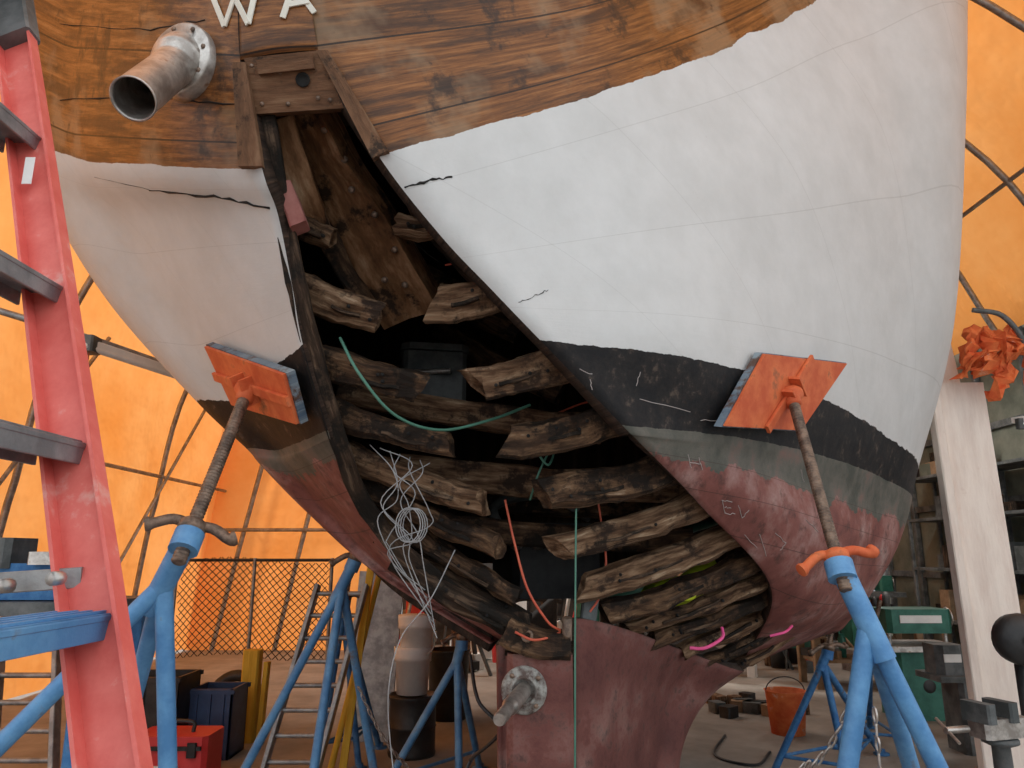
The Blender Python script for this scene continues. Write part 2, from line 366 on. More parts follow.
b.beam([W(318,215,2.42),W(345,270,2.5),W(372,312,2.6)],.07,.06,RIBB,up=(0,-1,0),rough=.01,seg=4)
b.beam([W(398,180,2.3),W(440,240,2.4),W(500,300,2.5)],.05,.06,RIBD,up=(0,-1,0),rough=.01,seg=4)
b.beam([W(285,188,2.12),W(300,228,2.12)],.05,.07,mat('red_lead_block',(.2,.06,.05),(.3,.12,.1)),up=(0,-1,0),rough=.006,seg=3)
b.emit('edge_stringers',boat)
b=B()
Q=[W(244,58,1.93),W(322,50,1.93),W(345,108,1.99),W(256,114,1.99)]
def slab(b,Q,th,mt,n=None):
    nn=n or (Q[1]-Q[0]).cross(Q[3]-Q[0]).normalized()
    if nn.y>0: nn=-nn
    V=[q for q in Q]+[q-nn*th for q in Q]
    L=(Q[1]-Q[0]).length; Hh=(Q[3]-Q[0]).length
    uv=[(0,0),(L,0),(L,Hh),(0,Hh)]*2 if L>Hh else [(0,0),(0,L),(Hh,L),(Hh,0)]*2
    b.add(V,[[0,1,2,3],[7,6,5,4],[0,4,5,1],[1,5,6,2],[2,6,7,3],[3,7,4,0]],mt,uv)
    return nn
nn=slab(b,Q,.05,PLATEW)
for u,v in [(252,66),(262,104),(310,60),(330,100),(280,72),(318,98),(288,104)]:
    p=W(u,v,1.93+(v-55)*.001); b.lathe(p+nn*.0,nn,[(.007,0),(.006,.004),(0,.005)],RUST,8)
b.lathe(W(303,80,1.955),nn,[(.02,.0),(.022,.003),(.017,.004),(.015,.0),(0,-.01+.011)],DARK,14)
slab(b,[W(256,60,1.915),W(312,54,1.915),W(314,68,1.93),W(258,74,1.93)],.02,PLATEW)
b.emit('stern_block',boat)
b=B()
slab(b,[W(232,62,1.925),W(245,62,1.925),W(262,166,1.985),W(238,166,1.985)],.03,PLATEW)
slab(b,[W(316,50,1.93),W(328,50,1.93),W(388,150,1.985),W(372,158,1.985)],.03,PLATEW)
b.emit('opening_trim',boat)
# sternpost + keel
b=B()
zt=W(507,655,2.75).z
fr=[W(507,652,2.75),W(573,660,2.75)]
xl,xr=fr[0].x,fr[1].x
b.sweep([(( xl+xr)/2,2.86,0),((xl+xr)/2,2.86,.5),((xl+xr)/2,2.86,1.0),((xl+xr)/2,2.86,zt)],[(-(xr-xl)/2+.02,-.11),((xr-xl)/2-.02,-.11),((xr-xl)/2,-.09),((xr-xl)/2,.2),(-(xr-xl)/2,.2),(-(xr-xl)/2,-.09)],KEEL,up=(0,1,0),rough=.008)
b.emit('stern_post',boat)
KG=[[(574,618,2.84),(600,622,2.92),(640,634,3.15),(695,655,3.6),(742,668,4.1)],
    [(575,660,2.84),(600,668,2.95),(635,680,3.2),(672,690,3.6),(708,692,4.1)],
    [(576,720,2.84),(600,728,2.95),(630,735,3.2),(660,735,3.55),(684,728,4.0)],
    [(577,800,2.84),(600,805,2.95),(628,805,3.2),(655,795,3.5),(676,775,3.9)]]
KG=[[W(*q) for q in r]+[W(*r[-1])+Vector((.15,2.5,0))] for r in KG]
KG.append([Vector((p.x,p.y,0)) for p in KG[-1]])
patch(KG,'keel_planking_starboard',KEEL,boat,inner=INN,ss=6,tt=6)
KL=[[Vector((xl,2.9,zt+.03)),Vector((xl-.02,3.3,zt)),Vector((xl+.35,6.5,zt))],[Vector((xl,2.9,0)),Vector((xl,3.3,0)),Vector((xl+.35,6.5,0))]]
patch(KL,'keel_planking_port',KEEL,boat,ss=6,tt=6)
b=B()
b.beam([W(505,628,2.80),W(530,640,2.80),W(565,645,2.83)],.18,.09,RIBB,rough=.015,seg=4)
b.beam([W(520,612,2.84),W(516,650,2.80)],.07,.09,RIBD,up=(0,1,0),rough=.02,seg=3)
b.beam([W(590,600,2.95),W(588,626,2.93)],.06,.06,GREY,up=(0,1,0),rough=.006,seg=3)
b.lathe(W(527,636,2.74),(0,-1,.1),[(.022,0),(.022,.03),(.012,.03),(.012,.01),(0,.01)],RUST,12)
b.lathe(W(567,640,2.76),(0,-.3,1),[(.018,0),(.018,.08),(0,.08)],RUST,12)
b.emit('stern_post_cap',boat)
ps=B()
c=W(524,690,2.745)
WORN=mat('worn_bearing_paint',(.10,.07,.06),(.36,.36,.33),.7,scale=22,c3=(.25,.1,.08))
ps.lathe(c,(0,-1,0),[(.080,-.01),(.080,.008),(.07,.014),(.052,.016),(.050,.022),(.044,.024),(.040,.022),(.038,-.0),(0,-.0)],WORN,28)
for i in range(4):
    a=i*math.pi/2+.7; ps.lathe(c+Vector((math.cos(a)*.064,-.014,math.sin(a)*.064)),(0,-1,0),[(.009,0),(.009,.008),(0,.008)],RUST,6)
s0=c+Vector((.0,.0,0)); s1=W(499,720,2.45)
ps.tube([s0+(s1-s0)*i/22 for i in range(23)],[.028 if i<14 else (.022 if i%2 else .019) for i in range(23)],STEEL,16)
ps.emit('propeller_shaft')
# exhaust
ex=B()
e0,n0=hit(190,66,.0); m0=W(133,99,1.74); nf=Vector((-.30,-.93,-.12)).normalized(); e0=e0+nf*.035; ax=(m0-e0).normalized()
ex.lathe(e0,nf,[(.116,-.09),(.116,.012),(.110,.018),(.07,.018),(.07,.024)],STEEL,36)
for i in range(8):
    a=i*math.pi/4+.2; x=nf.orthogonal().normalized(); y=nf.cross(x)
    ex.lathe(e0+nf*.018+(x*math.cos(a)+y*math.sin(a))*.097,nf,[(.008,0),(.007,.004),(0,.005)],RUST,8)
L=(m0-e0).length
ex.lathe(e0,ax,[(.080,-.03),(.080,.03),(.076,.045),(.072,.05),(.070,.065),(.062,.075),(.058,.09),(.058,L-.01),(.060,L),(.056,L+.001),(.053,L-.01),(.053,.02)],STEEL,32)
ex.lathe(e0,ax,[(.0535,L-.012),(.0535,.03),(0,.03)],DARK,28)
ex.emit('exhaust_pipe')
def strokes(name,polys,w,mt,o=.006,parent=None,n=4):
    b=B()
    for pl in polys:
        q=[hit(u,v,o) for u,v in pl]
        b.beam([x[0] for x in q],w,.006,mt,up=q[0][1],bev=.001)
    return b.emit(name,parent)
strokes('name_letter',[[(211,-10),(226,27)],[(226,27),(236,-2)],[(236,-2),(249,25)],[(249,25),(257,-10)]],.018,LET)
strokes('name_letter',[[(283,19),(294,-14)],[(294,-14),(314,14)],[(287,6),(309,2)]],.018,LET)
def wob(pl,k=5,a=2):
    o=[]
    for i in range(len(pl)-1):
        for j in range(k):
            t=j/k; o.append((pl[i][0]*(1-t)+pl[i+1][0]*t+random.uniform(-a,a)*.6,pl[i][1]*(1-t)+pl[i+1][1]*t+random.uniform(-a,a)))
    o.append(pl[-1]); return o
cb=B()
for pl,r in [([(150,191),(215,196),(270,208)],.0048),([(95,178),(150,190)],.0012),([(405,187),(430,181),(452,177)],.0042),([(415,245),(440,262)],.002),([(518,302),(535,296),(548,290)],.0014),([(60,100),(150,98),(235,104)],.003),([(60,25),(150,30),(205,20)],.002)]:
    q=[hit(u,v,.001)[0] for u,v in wob(pl,7,1.2)]
    cb.tube(q,[r*random.uniform(.3,1.2) for _ in q],DARK,6)
cb.emit('plank_cracks',boat)
ch=[[(640,372),(636,386)],[(688,455),(691,468)],[(699,458),(702,470)],[(690,463),(701,464)],[(722,500),(725,513)],[(722,500),(732,502)],[(724,507),(731,508)],[(725,513),(735,514)],
 [(738,505),(742,518)],[(742,518),(749,510)],[(760,535),(766,556)],[(775,532),(786,543)],[(786,543),(780,550)],[(745,535),(757,548)],[(800,470),(804,482)],[(806,520),(818,532)],[(580,370),(592,374)],[(590,380),(592,390)],[(640,400),(690,412)],[(700,420),(720,422)],[(765,380),(768,384)]]
b=B()
for pl in ch:
    q=[hit(u,v,.001)[0] for u,v in wob(pl,4,1)]; b.tube(q,.0014,CHALK,5)
b.emit('chalk_marks',boat)
# interior wires, hoses
b=B()
b.tube(smooth([W(340,338,2.3),W(360,375,2.25),W(395,415,2.3),W(440,430,2.4),(W(490,420,2.5)),W(530,405,2.6)],8),.005,GRNH,8)
b.tube(smooth([W(530,440,2.6),W(548,465,2.6),W(556,440,2.7),W(540,470,2.65),W(530,500,2.7)],8),.004,GRNH,8)
b.emit('green_hose')
b=B()
b.tube(smooth([W(505,500,2.7),W(515,545,2.7),W(528,590,2.7),W(548,622,2.72),W(560,632,2.76),W(535,640,2.7),W(515,632,2.7)],8),.0045,REDW,8)
b.tube(smooth([W(598,500,2.9),W(606,560,2.9),W(600,595,2.9),W(590,612,2.9)],8),.004,REDW,8)
b.tube(smooth([W(445,265,2.5),W(470,262,2.5),W(462,275,2.5),W(500,290,2.7)],6),.004,REDW,8)
b.tube(smooth([W(540,420,3.0),W(600,400,3.0),W(640,420,3.1)],6),.004,REDW,8)
b.emit('red_cable')
b=B()
for i in range(7):
    p=[W(370+i*10,445+i*3,2.5)]
    for j in range(4): p.append(W(385+i*5+random.uniform(-20,25),475+j*28+random.uniform(-10,10),2.45))
    p.append(W(425+i*2,590+i*8,2.5)); b.tube(smooth(p,7),.0018,WHW,6)
for i in range(4):
    c0=W(408+i*2,525,2.42); b.tube([c0+Vector((math.cos(a)*.04,.01*i,math.sin(a)*.055)) for a in [2*math.pi*j/18 for j in range(19)]],.002,WHW,6)
b.tube(smooth([W(455,550,2.5),W(430,600,2.4),W(400,640,2.4),W(388,700,2.4),W(395,790,2.4)],8),.002,WHW,6)
b.emit('cable_tangle')
b=B(); b.tube([W(576,505,2.6),W(575,640,2.6),W(575,790,2.6)],.0035,GRNH,6); b.emit('plumb_line')
b=B(); b.tube(smooth([W(690,648,3.2),W(705,648,3.2),W(722,638,3.25),W(722,628,3.3)],6),.007,PINK,8)
b.tube(smooth([W(770,636,3.5),W(785,632,3.5),W(792,626,3.6)],6),.006,PINK,8); b.emit('pink_cord')
b=B(); b.sweep(smooth([W(662,600,3.12),W(685,592,3.12),W(708,582,3.2)],6),[(-.02,-.02),(.02,-.02),(.03,.02),(0,.035),(-.02,.02)],LIME,rough=.02,smooth=True)
b.sweep(smooth([W(652,606,3.5),W(685,590,3.5),W(716,572,3.55)],6),[(-.04,-.05),(.04,-.05),(.06,.05),(0,.08),(-.04,.05)],LIME,rough=.03,smooth=True); b.emit('hi_vis_vest')
b=B(); c=W(432,385,3.3); b.box(c,(.28,.3,.24),GREY,.2,bev=.02); b.box(c+Vector((0,0,.14)),(.3,.32,.03),GREY,.2); b.tube([c+Vector((-.1,-.16,.02)),c+Vector((.1,-.19,.02))],.012,STEEL,8); b.emit('battery_box')
b=B(); c=W(545,560,3.9); b.box(c,(.45,.6,.35),BLKP,.2,bev=.03)
for i in range(4): b.lathe(c+Vector((-.15+.1*i,-.31,.08)),(0,-1,0),[(.035,0),(.035,.05),(.02,.06),(0,.06)],STEEL,12)
b.tube(smooth([c+Vector((-.2,-.3,.1)),c+Vector((-.25,-.4,.25)),c+Vector((0,-.4,.3)),c+Vector((.2,-.3,.2))],6),.025,GREY,10)
b.tube(smooth([c+Vector((.2,-.3,-.1)),c+Vector((.35,-.5,-.15)),c+Vector((.6,-.3,.1)),c+Vector((.9,0,.2))],6),.02,GRNH,10)
b.emit('marine_engine')

# ================= jack stands
def screw(b,a,c,r=.019):
    n=int((c-a).length/.004); P=[a+(c-a)*i/n for i in range(n+1)]
    b.tube(P,[r if i%3 else r*.8 for i in range(n+1)],RUST,12)
def stand(name,top,collar,head,feet,pad=None,blue=BLUE,rt=.032,handle=None,rl=.024):
    b=B(); top,collar,head=map(Vector,(top,collar,head))
    if pad:
        C=[hit(u,v)[0] for u,v in pad]; cen=sum(C,Vector())/4
        n=(C[2]-C[0]).cross(C[3]-C[1]).normalized()
        if n.dot(CAM-cen)<0: n=-n
        C=[c-n*(c-cen).dot(n)+n*.055 for c in C]
        def sl(C,o,th,mt):
            V=[c+n*o for c in C]+[c+n*(o-th) for c in C]; L=.3
            b.add(V,[[0,1,2,3],[7,6,5,4],[0,4,5,1],[1,5,6,2],[2,6,7,3],[3,7,4,0]],mt,[(0,0),(L,0),(L,L),(0,L)]*2)
        sl(C,0,.028,PADW); c0=cen+n*.055; sl([c0+(c-c0)*.97 for c in C],.012,.014,ORG)
        pc=c0+n*.03; ex_=(C[1]-C[0]).normalized(); ey=n.cross(ex_)
        for s_ in(-1,1): b.beam([pc+ex_*.035*s_-ey*.05,pc+ex_*.035*s_+ey*.05],.012,.06,ORG,up=n)
        b.beam([(C[0]+C[3])/2+n*.02,(C[1]+C[2])/2+n*.02],.035,.014,ORG,up=n)
        top=c0+n*.02
        b.lathe(top,(collar-top),[(.0,0),(.045,.0),(.045,.02),(.03,.035),(.03,.06),(.02,.065)],ORG,14)
    ax=(top-collar).normalized()
    screw(b,collar-ax*.1,top,.021 if pad else .019)
    b.tube([collar,head],rt,blue,16); b.tube([collar+ax*.0,collar-ax*.06],rt*1.25,blue,16)
    hd=Vector(handle) if handle else Vector((1,.1,.1)); hd.normalize()
    hm=ORG if handle and handle[2]>0 else RUST
    b.lathe(collar,ax,[(.02,0),(.04,.0),(.042,.03),(.03,.04),(.02,.045)],hm,12)
    q=[collar+ax*.022+hd*x+ax*z for x,z in [(-.13,-.03),(-.11,-.02),(-.06,.01),(0,.005),(.06,.01),(.11,-.01),(.13,.0)]]
    b.tube(smooth(q,4),[.022,.022,.023,.02]+[.016]*17+[.02,.023,.022,.022],hm,10)
    for f in feet:
        f=Vector(f); b.tube([head+(collar-head)*.35,f],rl,blue,12)
        b.lathe(f+Vector((0,0,0)),(0,0,1),[(.06,0),(.06,.012),(.03,.014),(.03,.04)],blue,12,caps=True)
    for i in range(len(feet)):
        a=head.lerp(Vector(feet[i]),.8); c=head.lerp(Vector(feet[(i+1)%len(feet)]),.8); b.tube([a,c],.012,blue,8)
    return b.emit(name)
hR=W(885,660,2.45)
stand('boat_stand',W(788,412,2.62),W(838,562,2.5),hR,[G(800,1100),G(1090,1080),G(960,930)],pad=[(705,425),(750,352),(832,362),(788,430)],handle=(1,.05,.16),rt=.036,rl=.03)
hL=W(150,610,2.3)
stand('boat_stand',W(250,392,2.25),W(190,533,2.2),hL,[(-2.3,2.1,0),G(175,1100),G(60,980)],pad=[(218,340),(304,366),(314,418),(248,398)],handle=(1,.1,-.25),rt=.034,rl=.026)
for (tp,co,hd,ft) in [
  ((372,520,4.2),(355,560,4.2),(335,600,4.2),[(205,768,4.2),(300,815,3.9),(385,800,4.6)]),
  ((465,600,5.0),(462,640,5.0),(455,670,5.0),[(375,775,5.0),(460,790,4.8),(480,768,5.8)]),
  ((835,610,5.4),(828,650,5.4),(820,670,5.4),[(770,760,5.6),(850,775,5.3),(880,740,6.2)]),
  ((880,600,6.3),(872,640,6.3),(868,665,6.3),[(835,740,6.4),(905,745,6.2),(870,730,7.1)]),
  ((352,560,5.9),(346,600,5.9),(342,620,5.9),[(318,745,5.6),(360,745,5.8),(380,730,6.4)])]:
    f=[]
    for q in ft:
        p=W(*q); p.z=0; f.append(p)
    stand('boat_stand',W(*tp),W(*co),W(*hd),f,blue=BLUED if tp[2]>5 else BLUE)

# ================= stepladder
b=B()
P0=W(8,-20,1.66);P1=W(113,768,1.02); P2=P0+(P1-P0)*(P0.z/(P0.z-P1.z)); dy=Vector((0,-.48,0)); dyb=Vector((0,-.56,0))
def rail(a,c,m=FIBER):
    sx=[(-.042,-.015),(.042,-.015),(.042,.015),(.036,.015),(.036,-.008),(-.036,-.008),(-.036,.015),(-.042,.015)]
    b.sweep([a,c],[(x,-z) for x,z in sx][::-1],m,up=(0,1,0))
rail(P0,P2); rail(P0+dy,P2+dyb)
R0=P0+Vector((-.12,0,0)); rail(R0,Vector((P2.x-.95,P2.y+.1,0))); rail(R0+dy,Vector((P2.x-.95,P2.y-.5,0)))
def atv(v):
    lo,hi=0,1
    for _ in range(40):
        m=(lo+hi)/2; p=P0.lerp(P2,m)-CAM
        b_=(-p.y*sp+p.z*cp)/(p.y*cp+p.z*sp); vv=384-F*b_
        if vv<v: lo=m
        else: hi=m
    return P0.lerp(P2,lo)
for v in [138,288,446,618,800,980]:
    p=atv(v); m=ALU if v!=618 else BLUE
    b.beam([p+Vector((-.02,.01,0)),p+dy*1.05+Vector((-.02,0,0))],.085,.012,m,bev=.003)
    b.beam([p+Vector((.018,.01,-.012)),p+dy*1.05+Vector((.018,0,-.012))],.006,.035,m,bev=.001)
    b.beam([p+Vector((-.06,.01,-.012)),p+dy*1.05+Vector((-.06,0,-.012))],.006,.035,m,bev=.001)
    for i in range(4): b.beam([p+Vector((-.05+.02*i,.01,.008)),p+dy+Vector((-.05+.02*i,0,.008))],.006,.004,m,bev=.0005)
b.box(P0+Vector((-.06,-.24,.03)),(.26,.62,.05),GREY,bev=.01)
a=atv(-20);c=atv(42); b.beam([a,c],.095,.05,GREY,up=(0,1,0),bev=.006)
p=atv(585); b.beam([p+Vector((-.17,.0,.0)),p+Vector((-.02,.018,.01))],.012,.03,GALV); b.lathe(p+Vector((-.03,-.02,.01)),(0,-1,0),[(.01,0),(.01,.02),(0,.02)],STEEL,10)
b.lathe(p+Vector((-.1,-.02,.0)),(0,-1,0),[(.01,0),(.01,.02),(0,.02)],STEEL,10)
p=atv(175); b.box(p+Vector((0,-.018,0)),(.02,.002,.06),WHTP,bev=.0005)
b.emit('stepladder')

# ================= tent, room
prof=[(-5.3,0),(-5.1,2.0),(-4.75,4.0),(-3.6,5.9),(-1.6,7.1),(1.0,7.7),(3.5,7.1),(5.3,5.8),(6.2,4.2)]
pp=smooth([Vector((x,0,z)) for x,z in prof],6)
Y0,Y1,ST=1.4,13.2,1.475
b=B(); V=[];ys=[Y0+i*ST/4 for i in range(int(round((Y1-Y0)/ST*4))+1)]
for y in ys:
    sag=abs(math.sin(math.pi*(y-Y0)/ST))*.06
    for q in pp: V.append(Vector((q.x,y,q.z))+Vector((-(q.x-.8),0,-(q.z-2))).normalized()*sag+Vector((0,0,.02)))
n=len(pp)
b.add(V,[[j*n+i,j*n+i+1,(j+1)*n+i+1,(j+1)*n+i] for j in range(len(ys)-1) for i in range(n-1)],TARP,smooth=True)
b.emit('tarp_canopy',flip=False)
b=B()
sh=lambda q:Vector((q.x+(-(q.x-.8))*.03,0,q.z-.12 if q.z>2 else q.z))
hp=[sh(q) for q in pp]
y=Y0;i2=0
while y<=Y1+.01:
    b.tube([q+Vector((0,y,0)) for q in (hp if i2%2==0 else hp[20:])],.035,GALV,8); y+=ST; i2+=1
for i in [8,16,24,32,38,43]:
    q=hp[i]; b.tube([q+Vector((0,Y0,0)),q+Vector((0,Y1,0))],.025,GALV,8)
for a in (5.8,8.8):
    b.tube([hp[1]+Vector((.05,a,0)),hp[12]+Vector((.05,a+2.2,0))],.022,GALV,8)
b.emit('tent_frame')
b=B(); b.add([(-5.3,12.6,0),(-1.9,12.6,0),(-1.9,12.6,7.0),(-5.3,12.6,5.0)],[[0,1,2,3]],TARP); b.emit('wall_left_end',flip=False)
b=B()
for x in [-4.4,-3.4,-2.5]: b.tube([(x-.4,12.45,0),(x+.5,12.45,4.5)],.04,GALV,8)
b.tube([(-5,12.4,1.9),(-1.9,12.4,1.9)],.03,GALV,8)
b.emit('end_wall_frame')
b=B(); b.box((2.2,13.4,3.8),(8.2,.1,7.6),WALLD); b.emit('wall_back')
b=B(); b.box((6.6,9.2,2.2),(.1,8.6,4.4),WALLG)
for z in (1.2,2.2,3.2): b.box((6.52,9.2,z),(.06,8.5,.09),GREY)
for yy in range(5,14): b.box((6.5,yy+.1,2.2),(.08,.08,4.3),GREY)
b.emit('wall_right')
fl=B(); fl.box((0,6,-.05),(40,40,.1),CONC); fl.emit('floor')
b=B(); q=W(996,700,5.6); q.z=0; qt=W(982,322,5.6)
b.sweep([(q.x+.06,5.6,0),(q.x+.04,5.6,1.5),(q.x+.02,5.6,qt.z-.5)],[(-.2,-.03),(.2,-.03),(.2,.03),(-.2,.03)],CREAM,up=(0,1,0))
b.beam([(q.x-.16,5.55,0),(q.x-.2,5.55,qt.z+.0)],.07,.09,CREAM,up=(0,1,0))
b.beam([(q.x-.0,5.7,qt.z-.6),(q.x-.1,5.7,qt.z+.4)],.25,.05,CREAM,up=(0,1,0))
b.emit('wooden_post')
b=B()
c=W(990,352,5.4)
for i in range(10):
    a=c+Vector((random.uniform(-.22,.2),random.uniform(-.05,.05),random.uniform(-.05,.22))); e=a+Vector((random.uniform(-.12,.15),0,random.uniform(-.35,-.15)))
    b.sweep(smooth([a,(a+e)/2+Vector((.06,-.05,0)),e],4),[(.055*math.cos(t),.03*math.sin(t)) for t in [i*.785 for i in range(8)]],SCARLET,smooth=False,rough=.09)
b.tube(smooth([c+Vector((-.15,-.1,.3)),c+Vector((.05,-.12,.25)),c+Vector((.2,-.1,.05)),c+Vector((.25,-.1,-.2))],6),.02,GREY,8)
b.emit('bundled_orange_cloth')
def glow_tube(a,c,name='added_glow_tube',power=0):
    b=B(); a=Vector(a);c=Vector(c); b.tube([a,c],.022,GLOWT,10); b.beam([a+Vector((0,.02,.05)),c+Vector((0,.02,.05))],.1,.05,WHTP)
    for e in(a,c): b.box(e+Vector((0,0,.01)),(.05,.05,.09),GREY)
    o=b.emit(name)
    if power:
        l=bpy.data.lights.new('added_fill_light','AREA'); l.shape='RECTANGLE'; l.size=(c-a).length; l.size_y=.15; l.energy=power; l.color=(1,.98,.94)
        lo=bpy.data.objects.new('added_fill_light',l); SC.collection.objects.link(lo); lo.location=(a+c)/2-Vector((0,0,.04))
        d=(c-a); lo.rotation_euler=(0,0,math.atan2(d.y,d.x)); lo.parent=o; lo.matrix_parent_inverse=Matrix.Translation(-o.location)
glow_tube(W(944,398,8.5),W(948,418,7.9)); glow_tube(W(1020,425,6.2),W(1045,428,6.4))  # glowing tubes added in place of bright window spots
glow_tube((3.6,9.5,4.0),(5.2,9.5,4.0),power=70); glow_tube((-1.2,10.5,3.6),(.4,10.5,3.6),power=80)  # tubes with area lights, added to brighten the back of the shop
b=B(); a=W(90,345,3.9);c=W(205,383,4.6); b.beam([a,c],.07,.05,WHTP); b.tube([a+Vector((0,-.05,-.02)),c+Vector((0,-.05,-.02))],.018,WHTP,10); b.box(a,(.08,.1,.09),GREY)
b.tube([a+Vector((0,0,0)),a+Vector((0,0,-.22))],.004,REDW,6)
b.tube([W(-20,305,3.9),W(95,340,4.0),W(205,378,4.75)],.02,GALV,8); b.emit('strip_light')
b=B(); ax0,ax1,z0,z1,yn=-3.25,-1.75,.55,1.45,7.4; st=.07
x=ax0-(z1-z0)
while x<ax1:
    for sg in (1,-1):
        if sg>0: a=[x,z0]; c=[x+(z1-z0),z1]
        else: a=[x,z1]; c=[x+(z1-z0),z0]
        pts=[]
        for t in [i/16 for i in range(17)]:
            px=a[0]+(c[0]-a[0])*t; pz=a[1]+(c[1]-a[1])*t
            if ax0<=px<=ax1: pts.append((px,yn+.03*math.sin(px*9),pz+.03*math.sin(px*4)))
        if len(pts)>1: b.tube(pts,.004,NET,4,caps=False)
    x+=st
b.tube([(ax0,yn,z1),(ax1,yn,z1)],.015,BLKP,8)
for x in (ax0,(ax0+ax1)/2,ax1): b.tube([(x,yn,0),(x,yn,z1+.02)],.018,GALV,8)
b.emit('netting_fence')
def lad(name,a,c,w,mt=ALU,n=9,perp=None):
    b=B(); a=Vector(a);c=Vector(c); pv=Vector(perp or (1,0,0))*w
    for o in (Vector(),pv): b.beam([a+o,c+o],.03,.08,mt,up=(0,-1,.3),bev=.004)
    for i in range(n):
        p=a.lerp(c,(i+.6)/n); b.tube([p,p+pv],.016,mt,8)
    return b.emit(name)
g1=W(255,775,5.0);g1.z=0; lad('extension_ladder',g1,W(318,585,5.4),.34,GALV)
g1=W(0,740,4.4);g1.z=0; lad('extension_ladder',g1,W(5,590,4.9),.35,GALV)
b=B(); a=W(325,775,5.2); a.z=0; b.tube([a,W(388,540,5.6)],.022,YEL,10); a=W(340,775,5.2);a.z=0; b.beam([a,W(372,560,5.5)],.05,.02,YEL,up=(0,-1,0)); b.emit('yellow_pole')
b=B(); a=W(365,760,6.6); a.z=0; b.beam([a,a+Vector((.05,.2,1.35))],.4,.03,GALV,up=(0,-1,0)); b.emit('sheet_metal_panel')
b=B(); g=Vector((W(413,700,6.2).x,6.2,0))
b.lathe(g,(0,0,1),[(0,0),(.18,0),(.185,.02),(.18,.04),(.18,.2),(.188,.21),(.18,.22),(.18,.4),(.188,.42),(.185,.44),(.17,.43),(0,.43)],BLKP,28); b.emit('steel_drum')
b=B()
for dz in (0,.24):
    o=g+Vector((-.01+dz*.1,0,.442+dz)); b.lathe(o,(0,0,1),[(0,0),(.12,0),(.135,.25),(.145,.25),(.145,.28),(.15,.33),(.15,.35),(0,.355)],WHTP,28)
b.tube([o+Vector((.155*math.cos(t),-.09,.3+.12*math.sin(t)-.15)) for t in [math.pi+i*math.pi/12 for i in range(13)]],.004,STEEL,6)
b.emit('plastic_bucket')
b=B(); g=Vector((W(448,700,7.5).x,7.5,0)); b.lathe(g,(0,0,1),[(0,0),(.17,0),(.2,.6),(.21,.62),(.2,.62),(.18,.5),(0,.5)],BLKP,24); b.emit('trash_can')
b=B(); g=Vector((W(178,750,5.4).x,5.4,0))
b.box(g+Vector((0,0,.13)),(.5,.32,.26),RED,bev=.03); b.box(g+Vector((0,0,.30)),(.5,.33,.08),RED,bev=.03); b.box(g+Vector((0,-.17,.27)),(.44,.02,.025),BLKP)
for x in(-.16,.16): b.box(g+Vector((x,-.175,.26)),(.06,.02,.09),BLKP,bev=.005)
b.tube(smooth([g+Vector((-.1,-.02,.34)),g+Vector((-.09,-.02,.4)),g+Vector((.09,-.02,.4)),g+Vector((.1,-.02,.34))],4),.014,BLKP,8)
b.box(g+Vector((0,-.168,.13)),(.16,.01,.07),WHTP,bev=.002)
b.emit('tool_case')
def crate(name,g,d,mt,rz=0):
    b=B(); g=Vector(g); R=Matrix.Rotation(rz,3,'Z'); w,l,h=d; t=.02
    b.box(g+Vector((0,0,t/2)),(w,l,t),mt,rz)
    for s in(-1,1):
        b.box(g+R@Vector((s*(w/2-t/2),0,h/2)),(t,l,h),mt,rz); b.box(g+R@Vector((0,s*(l/2-t/2),h/2)),(w,t,h),mt,rz)
        b.box(g+R@Vector((0,s*(l/2),h-.02)),(w+.03,.03,.03),mt,rz)
        for x in (-.3,0,.3): b.box(g+R@Vector((x*w,s*(l/2+.005),h/2)),(.02,.015,h*.9),mt,rz)
    return b.emit(name)
crate('storage_crate',(W(160,720,6).x-.05,6.0,0),(.5,.4,.62),BLKP,0)
crate('storage_crate',(W(207,720,6).x,6.2,0),(.34,.34,.5),mat('navy_plastic',(.02,.04,.1),(.03,.06,.14),.5),0)
b=B(); g=W(246,750,6.6); g.z=0; b.beam([g,g+Vector((0,0,.72))],.14,.12,YEL,up=(0,1,0)); b.beam([g+Vector((.11,-.02,0)),g+Vector((.12,.02,.62))],.04,.08,YEL,up=(0,1,0)); b.emit('yellow_lumber')
b=B(); g=Vector((W(228,765,6.9).x,7.0,.25)); b.lathe(g,(0,-1,.2),[(.16,0),(.24,.02),(.25,.06),(.24,.1),(.16,.12),(.15,.06),(.16,0)],BLKP,24); b.lathe(g,(0,-1,.2),[(.14,.02),(.14,.1),(0,.1)],TEAL,20); b.emit('cable_reel')
b=B(); c=W(45,600,3.2)
b.box((c.x-.1,3.2,c.z-.02),(.9,.5,.05),GREY)
for sx in(-.5,.3):
    for sy in(-.2,.2): b.box((c.x+sx,3.2+sy,(c.z-.04)/2),(.05,.05,c.z-.04),BLUED)
b.box((c.x-.1,3.2,.5),(.8,.4,.03),GREY)
b.box((c.x+.0,3.15,c.z+.08),(.5,.25,.14),BLUED,bev=.03); b.box((c.x-.2,3.1,c.z+.19),(.3,.2,.12),GREY,bev=.02)
b.box((c.x+.25,3.05,c.z+.1),(.1,.12,.16),GREY,bev=.02); b.box((c.x+.1,3.0,c.z+.17),(.12,.05,.05),STEEL,bev=.01)
b.tube([(c.x+.2,2.95,c.z+.08),(c.x+.2,2.8,c.z+.08)],.018,STEEL,10); b.tube([(c.x+.1,2.82,c.z+.08),(c.x+.3,2.82,c.z+.08)],.008,STEEL,8)
b.emit('bench_vise')
